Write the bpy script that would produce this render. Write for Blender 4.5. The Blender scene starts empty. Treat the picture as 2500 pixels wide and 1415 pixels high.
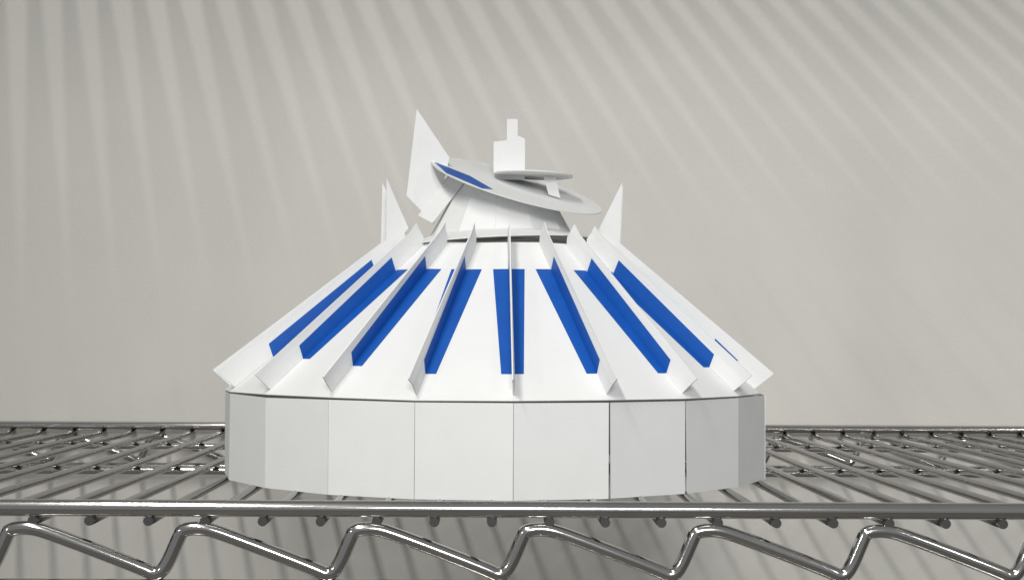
import bpy, math, random
from mathutils import Vector, Matrix
random.seed(7)
MM = 0.001
S = bpy.context.scene
COL = S.collection

# ------------------------------------------------------------------ camera, world, lamps, exposure
cam_d = bpy.data.cameras.new('camera'); cam = bpy.data.objects.new('camera', cam_d); COL.objects.link(cam)
cam_d.sensor_width = 36.0; cam_d.lens = 51.87; cam_d.clip_start = 0.01; cam_d.clip_end = 50
YAW, PITCH, ROLL = math.radians(-0.92), math.radians(1.91), math.radians(0.33)
rot = Matrix.Rotation(YAW, 4, 'Z') @ Matrix.Rotation(math.radians(90) + PITCH, 4, 'X') @ Matrix.Rotation(ROLL, 4, 'Z')
cam.matrix_world = Matrix.Translation(Vector((0, -663, 79.5)) * MM) @ rot
S.camera = cam

w = bpy.data.worlds.new('World'); S.world = w; w.use_nodes = True
w.node_tree.nodes['Background'].inputs[0].default_value = (0.95, 0.98, 1.0, 1)
w.node_tree.nodes['Background'].inputs[1].default_value = 0.25

def lamp(name, kind, loc, target, power, color, **kw):
    d = bpy.data.lights.new(name, kind); d.energy = power; d.color = color
    for k, v in kw.items(): setattr(d, k, v)
    o = bpy.data.objects.new(name, d); COL.objects.link(o)
    o.location = Vector(loc) * MM
    o.rotation_euler = (Vector(target) - Vector(loc)).to_track_quat('-Z', 'Y').to_euler()
    return o
# the fluorescent tube that runs towards the wall, parallel to the shelf wires, and throws their stripes on it
tube_l = lamp('tube_light', 'AREA', (-440, -950, 1140), (-440, -950, 0), 17, (1.0, 0.975, 0.92), shape='RECTANGLE', size=0.065, size_y=1.3)
tube_l.rotation_euler = (0, math.radians(-14), 0)
# added fill spot behind the camera; its soft beam leaves the wall edges darker
lamp('fill_spot', 'SPOT', (150, -2300, 860), (290, 500, 120), 128, (1.0, 0.99, 0.97),
     shadow_soft_size=0.3, spot_size=math.radians(37), spot_blend=1.0)
# two unseen point lights, added either side just for glints in the chrome
lamp('glint_light', 'POINT', (-1750, -1650, 800), (0, 0, 0), 13, (1.0, 0.98, 0.95), shadow_soft_size=0.075)
lamp('glint_light', 'POINT', (1500, -1800, 1100), (0, 0, 0), 13, (1.0, 0.98, 0.95), shadow_soft_size=0.075)
S.view_settings.view_transform = 'Standard'; S.view_settings.look = 'None'
S.view_settings.exposure = 0.0; S.view_settings.gamma = 1.0

# ------------------------------------------------------------------ materials
def mat(name, color, rough=0.6, metal=0.0, spec=0.5, var=0.0, vscale=20, bump=0.0, bscale=300):
    m = bpy.data.materials.new(name); m.use_nodes = True
    nt = m.node_tree; b = nt.nodes['Principled BSDF']
    b.inputs['Base Color'].default_value = (*color, 1); b.inputs['Roughness'].default_value = rough
    b.inputs['Metallic'].default_value = metal; b.inputs['Specular IOR Level'].default_value = spec
    tc = nt.nodes.new('ShaderNodeTexCoord')
    if var:
        n = nt.nodes.new('ShaderNodeTexNoise'); n.inputs['Scale'].default_value = vscale; n.inputs['Detail'].default_value = 6
        r = nt.nodes.new('ShaderNodeValToRGB'); r.color_ramp.elements[0].position = 0.3; r.color_ramp.elements[1].position = 0.7
        r.color_ramp.elements[0].color = (*[c * (1 - var) for c in color], 1)
        r.color_ramp.elements[1].color = (*[min(1, c * (1 + var)) for c in color], 1)
        nt.links.new(tc.outputs['Object'], n.inputs['Vector']); nt.links.new(n.outputs['Fac'], r.inputs['Fac'])
        nt.links.new(r.outputs['Color'], b.inputs['Base Color'])
    if bump:
        n2 = nt.nodes.new('ShaderNodeTexNoise'); n2.inputs['Scale'].default_value = bscale; n2.inputs['Detail'].default_value = 8
        bp = nt.nodes.new('ShaderNodeBump'); bp.inputs['Strength'].default_value = bump; bp.inputs['Distance'].default_value = 0.0006
        nt.links.new(tc.outputs['Object'], n2.inputs['Vector']); nt.links.new(n2.outputs['Fac'], bp.inputs['Height'])
        nt.links.new(bp.outputs['Normal'], b.inputs['Normal'])
    return m
PAPER = mat('white_card', (0.78, 0.79, 0.79), 0.75, spec=0.25, var=0.015, vscale=60, bump=0.12, bscale=900)
BLUE = mat('blue_print', (0.004, 0.088, 0.41), 0.55, spec=0.35, var=0.06, vscale=90, bump=0.1, bscale=900)
CHROME = mat('chrome', (0.57, 0.56, 0.54), 0.13, metal=1.0, var=0.05, vscale=40, bump=0.05, bscale=200)
WIREM = mat('dull_wire', (0.24, 0.235, 0.225), 0.2, metal=1.0, var=0.08, vscale=40, bump=0.05, bscale=200)
WALLM = mat('wall_paint', (0.735, 0.718, 0.675), 0.9, spec=0.15, var=0.02, vscale=9, bump=0.35, bscale=500)
FLOORM = mat('floor_tile', (0.22, 0.21, 0.2), 0.6, var=0.08, vscale=4)

# ------------------------------------------------------------------ mesh helpers (millimetres in, metres out)
def obj(name, verts, faces, material, parent=None, smooth=False):
    me = bpy.data.meshes.new(name); me.from_pydata([tuple(Vector(v) * MM) for v in verts], [], faces); me.update()
    if smooth:
        for p in me.polygons: p.use_smooth = len(p.vertices) <= 4
    me.materials.append(material)
    o = bpy.data.objects.new(name, me); COL.objects.link(o)
    if parent: o.parent = parent
    return o
def plate(pts, t=0.4, offset=0.0):
    """a flat card of outline pts (in order), thickness t, centred on the outline and pushed by offset along its normal"""
    P = [Vector(p) for p in pts]; n = Vector((0, 0, 0))
    for i in range(len(P)): n += (P[i] - P[0]).cross(P[(i + 1) % len(P)] - P[0])
    n.normalize(); k = len(P)
    v = [p + n * (offset + t / 2) for p in P] + [p + n * (offset - t / 2) for p in P]
    f = [tuple(range(k)), tuple(range(2 * k - 1, k - 1, -1))]
    for i in range(k):
        j = (i + 1) % k; f.append((j, i, k + i, k + j))
    return v, f
def tube(path, r, sides=14, cap=True):
    P = [Vector(p) for p in path]; v = []; f = []; nrm = None
    for i, p in enumerate(P):
        a = P[max(i - 1, 0)]; b = P[min(i + 1, len(P) - 1)]; t = (b - a).normalized()
        if nrm is None:
            nrm = t.orthogonal().normalized()
        nrm = (nrm - t * nrm.dot(t)).normalized(); bi = t.cross(nrm)
        for s in range(sides):
            q = 2 * math.pi * s / sides; v.append(p + (nrm * math.cos(q) + bi * math.sin(q)) * r)
    for i in range(len(P) - 1):
        for s in range(sides):
            s2 = (s + 1) % sides; f.append((i * sides + s, i * sides + s2, (i + 1) * sides + s2, (i + 1) * sides + s))
    if cap:
        f.append(tuple(range(sides - 1, -1, -1))); e = (len(P) - 1) * sides; f.append(tuple(range(e, e + sides)))
    return v, f
def chaikin(P, it=2):
    P = [Vector(p) for p in P]
    for _ in range(it):
        Q = [P[0]]
        for a, b in zip(P, P[1:]): Q += [a.lerp(b, .25), a.lerp(b, .75)]
        Q.append(P[-1]); P = Q
    return P
def empty(name, loc, label, cat):
    o = bpy.data.objects.new(name, None); COL.objects.link(o); o.location = Vector(loc) * MM
    o.empty_display_size = 0.02; o['label'] = label; o['category'] = cat
    return o
def place(o, loc):            # move an object built round the origin
    o.location = Vector(loc) * MM; return o

# ------------------------------------------------------------------ setting: wall and floor
o = obj('wall', [(-2500, 622, -900), (2500, 622, -900), (2500, 622, 2300), (-2500, 622, 2300),
                 (-2500, 742, -900), (2500, 742, -900), (2500, 742, 2300), (-2500, 742, 2300)],
        [(0, 1, 2, 3), (5, 4, 7, 6), (0, 4, 5, 1), (3, 2, 6, 7), (0, 3, 7, 4), (1, 5, 6, 2)], WALLM); o['kind'] = 'structure'
o = obj('floor', [(-2500, -3200, -905), (2500, -3200, -905), (2500, 760, -905), (-2500, 760, -905)], [(0, 1, 2, 3)], FLOORM); o['kind'] = 'structure'

# ------------------------------------------------------------------ the wire shelving
PITCHX, X0, DEPTH, HALF = 25.46, -23.4, 610.0, 620.0
shelf = empty('wire_shelving', (0, 0, 0), 'chrome wire shelf with zigzag truss below its front rail, carrying the white paper model', 'shelf')
wire_v, wire_f = tube([(0, y, -2 + 0.25 * math.sin(y / 60)) for y in range(-2, 612, 24)] + [(0, 611, -2)], 2.25, 10)
def zig_path(y, z0, phase_sign=1):
    base = [(-30, 1291), (15, 1287), (62, 1299), (290, 1385), (322, 1401), (345, 1383), (378, 1304)]
    pts = []
    for k in range(-9, 10):
        for dx, py in base:
            x = (487 + 415.5 * k + dx - 1192) * 0.18406
            if abs(x) <= HALF - 12: pts.append((x, y, z0 + 3.5 - (py - 1240) * 0.18406))
    return pts
def build_shelf(z0, shared):
    for y in (0.0, DEPTH):
        nm = 'front_rail' if y == 0 else 'back_rail'
        v, f = tube([(x, y, 3.5 + z0) for x in range(-620, 621, 40)], 3.8, 18); obj(nm, v, f, CHROME, shelf, True)
        v, f = tube([(x, y, -31 + z0) for x in range(-620, 621, 40)], 3.2, 18); obj('lower_rail', v, f, CHROME, shelf, True)
        v, f = tube(chaikin(zig_path(y, z0), 3), 3.2, 14); obj('zigzag_wire', v, f, CHROME, shelf, True)
    for x in (-HALF, HALF):
        v, f = tube([(x, y, 3.5 + z0) for y in range(0, 611, 61)], 3.6, 18); obj('side_rail', v, f, CHROME, shelf, True)
    for y, zz in ((300, -6.8), (515, -6.8)):
        v, f = tube([(x, y, zz + z0) for x in range(-620, 621, 40)], 2.6, 14); obj('cross_brace', v, f, CHROME, shelf, True)
    for k in range(-23, 26):
        x = X0 + PITCHX * k
        if abs(x) > HALF - 6: continue
        if shared[0] is None:
            wo = obj('shelf_wire', wire_v, wire_f, WIREM, shelf, True); shared[0] = wo.data
        else:
            wo = bpy.data.objects.new('shelf_wire', shared[0]); COL.objects.link(wo); wo.parent = shelf
        wo.location = Vector((x + random.uniform(-.5, .5), 0, z0)) * MM
        wo.rotation_euler = (0, 0, random.uniform(-.0012, .0012))
shared = [None]
build_shelf(0, shared)
build_shelf(501, shared)       # the next shelf up, which shades the wall in stripes
for sx in (-1, 1):
    for y in (-2, DEPTH + 2):
        v, f = tube([(sx * (HALF + 16), y, z) for z in range(-900, 900, 100)], 12.5, 20); obj('post', v, f, CHROME, shelf, True)

# ------------------------------------------------------------------ the paper model
CX, CY = 3.7, 225.0
N = 20; RB, RT = 157.0, 57.0; ZB, ZT = 49.0, 134.0; TH0 = 3.3
model = empty('paper_model', (CX, CY, 0), 'white folded card model of a round ribbed pavilion with blue stripes, on the shelf', 'paper model')
TSHIFT = Vector((4.0, 0, 0))
def ang(k): return math.radians(TH0 + 18.0 * k)
def ring(k, r, z, sh=Vector((0, 0, 0))):
    a = ang(k); return Vector((r * math.sin(a), -r * math.cos(a), z)) + sh
jit = [(random.uniform(-.5, .5), random.uniform(-.5, .5)) for _ in range(N)]
def left_stretch(k):           # the glued-up drum bulges a little at its left side
    a = (TH0 + 18 * k + 180) % 360 - 180
    return 2.5 if -100 < a < -80 else (1.0 if -80 < a < -60 else 0.0)
def right_stretch(k):
    a = (TH0 + 18 * k + 180) % 360 - 180
    return 3.5 if 70 < a < 120 else 0.0
def vb(k, z, extra=0.0):
    return ring(k, RB + jit[k % N][0] + left_stretch(k) + extra, z)
# drum: one card per side, each set a touch in or out where the photograph shows a slit
topj = [random.uniform(-.6, .45) for _ in range(N)]
step = {1: -.5, 2: -.7, 3: -.5, 4: 0.2}
for k in range(N):
    d = step.get(k, 0.0) + right_stretch(k); d2 = step.get(k, 0.0) + right_stretch(k + 1) + (0.9 if k == 2 else 0)
    a0, a1 = vb(k, 0, d), vb(k + 1, 0, d2); b0, b1 = vb(k, 48.3 + topj[k], d), vb(k + 1, 48.3 + topj[(k + 1) % N], d2)
    if k in (1, 2, 3): a0 = a0.lerp(a1, .05 if k == 2 else .034); b0 = b0.lerp(b1, .024)
    else: a0 = a0.lerp(a1, .006); b0 = b0.lerp(b1, .004)
    v, f = plate([a0, a1, b1, b0], .5); obj('wall_panel', v, f, PAPER, model)
# roof: twenty tapered cards, printed blue along both long edges, with a standing fin on every joint
def rb(k): return vb(k, ZB + jit[k % N][1] * .8, 0.6)
def rtp(k): return ring(k, RT, ZT + jit[k % N][1], TSHIFT)
F1 = .81
def f0(k): return {16: .23, 17: .22, 18: .185, 3: .18}.get(k % N, .15)   # the print starts higher on some joints
for k in range(N):
    B0, B1, T0, T1 = rb(k), rb(k + 1), rtp(k), rtp(k + 1)
    v, f = plate([B0, B1, T1, T0], .45); panel = obj('roof_panel', v, f, PAPER, model)
    for A, B, TA, TB, F0 in ((B0, B1, T0, T1, f0(k)), (B1, B0, T1, T0, f0(k + 1))):
        lo = A.lerp(TA, F0); hi = A.lerp(TA, F1)
        dl = (B.lerp(TB, F0) - lo).normalized(); dh = (B.lerp(TB, F1) - hi).normalized()
        pts = [lo + dl * .25, lo + dl * 5.8, hi + dh * 8.8, hi + dh * .25]
        nrm = (B1 - B0).cross(T0 - B0)
        q = (pts[1] - pts[0]).cross(pts[3] - pts[0])
        if q.dot(nrm) < 0: pts.reverse()
        v, f = plate(pts, .1, .36); obj('blue_stripe', v, f, BLUE, panel)
for k in range(N):
    B, T = rb(k), rtp(k); s = (T - B); L = s.length; s.normalize()
    a = ang(k); out = Vector((math.sin(a), -math.cos(a), 0)); n = (out - s * out.dot(s)).normalized()
    lean = Vector((math.cos(a), math.sin(a), 0)) * (random.uniform(-.09, .09) if k else -.035)
    n = (n + lean).normalized()
    side_v = Vector((math.cos(a), math.sin(a), 0)); w0, w1 = random.uniform(-1.3, 1.3), random.uniform(-1, 1)
    P = lambda u, vv: B + s * u + n * vv + side_v * ((w0 + (w1 - w0) * u / L) * max(0, vv - 8.5) / 5 if vv < 20 else 0)
    deg = (TH0 + 18 * k + 180) % 360 - 180
    side = 60 < abs(deg) < 100
    top = [(L - 10, 12.0), (L + 13, 40.0), (L + 5, 9)] if side else [(L - 6, 11.5), (L + 2, 13.0), (L + 1, 4)]
    hj = random.uniform(-1.2, .8)
    out2d = [(4, .3), (1.5, 13.6 + hj)] + top + [(L - 2, .3)]
    lowp = [(4, .3), (2.5, 8.4), (L + 1.2, 8.4)] + [p for p in out2d[2:] if p[1] < 8.4]
    highp = [(2.5, 8.4)] + [p for p in out2d[1:] if p[1] >= 8.4] + [(L + 1.2, 8.4)]
    v, f = plate([P(u, q) for u, q in lowp], .65); v2, f2 = plate([P(u, q) for u, q in highp], .65)
    fin = obj('roof_fin', v + v2, f + [tuple(i + len(v) for i in t) for t in f2], PAPER, model)
    for sgn in (1, -1):
        F1 = .30 if (k == 4) else .81; F0 = f0(k); hh = 6.3 if k == 4 else 7.4
        quad = [P(L * F0, .05), P(L * (F0 + .02), hh), P(L * (F1 + .01), hh + .8), P(L * (F1 - .01), .05)]
        v, f = plate(quad, .1, sgn * .42); obj('blue_stripe', v, f, BLUE, fin)

# crown: collar, faceted lantern, tilted brim, round lid and plain upright cards
def lathe(profile, seg=64):
    v = []; f = []; m = len(profile)
    for i in range(seg):
        a = 2 * math.pi * i / seg
        for r, z in profile: v.append(Vector((r * math.sin(a), -r * math.cos(a), z)))
    for i in range(seg):
        j = (i + 1) % seg
        for p in range(m):
            q = (p + 1) % m; f.append((i * m + p, j * m + p, j * m + q, i * m + q))
    return v, f
v, f = lathe([(40, 5.0), (58.5, -1.0), (58.5, -.5), (40, 5.6)])
o = obj('collar', v, f, PAPER, model, False); place(o, (1.5, 0, 137.2)); o.rotation_euler = (math.radians(-1), math.radians(-3.0), 0)
BC = Vector((13, 0, 172.3)); BR = Matrix.Rotation(math.radians(16), 3, 'Y') @ Matrix.Rotation(math.radians(15), 3, 'X'); BN = BR @ Vector((0, 0, 1))
def under_brim(a):            # where a lantern ray meets the tilted brim
    z = 165.0
    for _ in range(12):
        r = 45 - (z - 138) * .55; x, y = 4 + r * math.sin(a), -r * math.cos(a)
        z = BC.z - (BN.x * (x - BC.x) + BN.y * (y - BC.y)) / BN.z - .6
    return Vector((x, y, z))
NL = 12
for i in range(NL):
    a0 = 2 * math.pi * (i - .18) / NL; a1 = 2 * math.pi * (i + .82) / NL
    c = lambda a, r, z: Vector((4 + r * math.sin(a), -r * math.cos(a), z))
    v, f = plate([c(a0, 45, 138), c(a1, 45, 138), under_brim(a1), under_brim(a0)], .45); obj('lantern_panel', v, f, PAPER, model)
v, f = lathe([(.01, -.25), (53.5, -.25), (53.5, .25), (.01, .25)], 72)
brim = obj('brim', v, f, PAPER, model); place(brim, BC); brim.rotation_euler = BR.to_euler()
pts = [(-51.5, -5, 0), (-41, -32, 0), (-18, -48.5, 0), (-12, -41, 0), (-28, -18, 0)]
v, f = plate(pts, .1, .36); obj('blue_stripe', v, f, BLUE, brim)
v, f = lathe([(0.01, -.3), (24, -.3), (24, .3), (0.01, .3)], 56)
lid = obj('lid', v, f, PAPER, model); place(lid, (23, 0, 178.5)); lid.rotation_euler = (0, math.radians(2), 0)
v, f = plate([(-1, 4, 176), (18, 4, 176), (18, 4, 201), (13.5, 4, 203), (13.5, 4, 213), (7, 4, 213), (7, 4, 200), (-1, 4, 199)], .5); obj('upright_card', v, f, PAPER, model)
v, f = plate([(29, -8, 176.6), (36, -8, 176.6), (39, -8, 164), (32, -8, 166)], .45); obj('support_tab', v, f, PAPER, model)
v, f = plate([(-47.3, -6, 217), (-53, -6, 165), (-36.5, -6, 148), (-27.5, -6, 188)], .5); side_card = obj('side_card', v, f, PAPER, model)
v, f = plate([(-46, -6.4, 153), (-37, -14, 148), (-17, -14, 174), (-27, -5, 179)], .45); obj('folded_flap', v, f, PAPER, side_card)
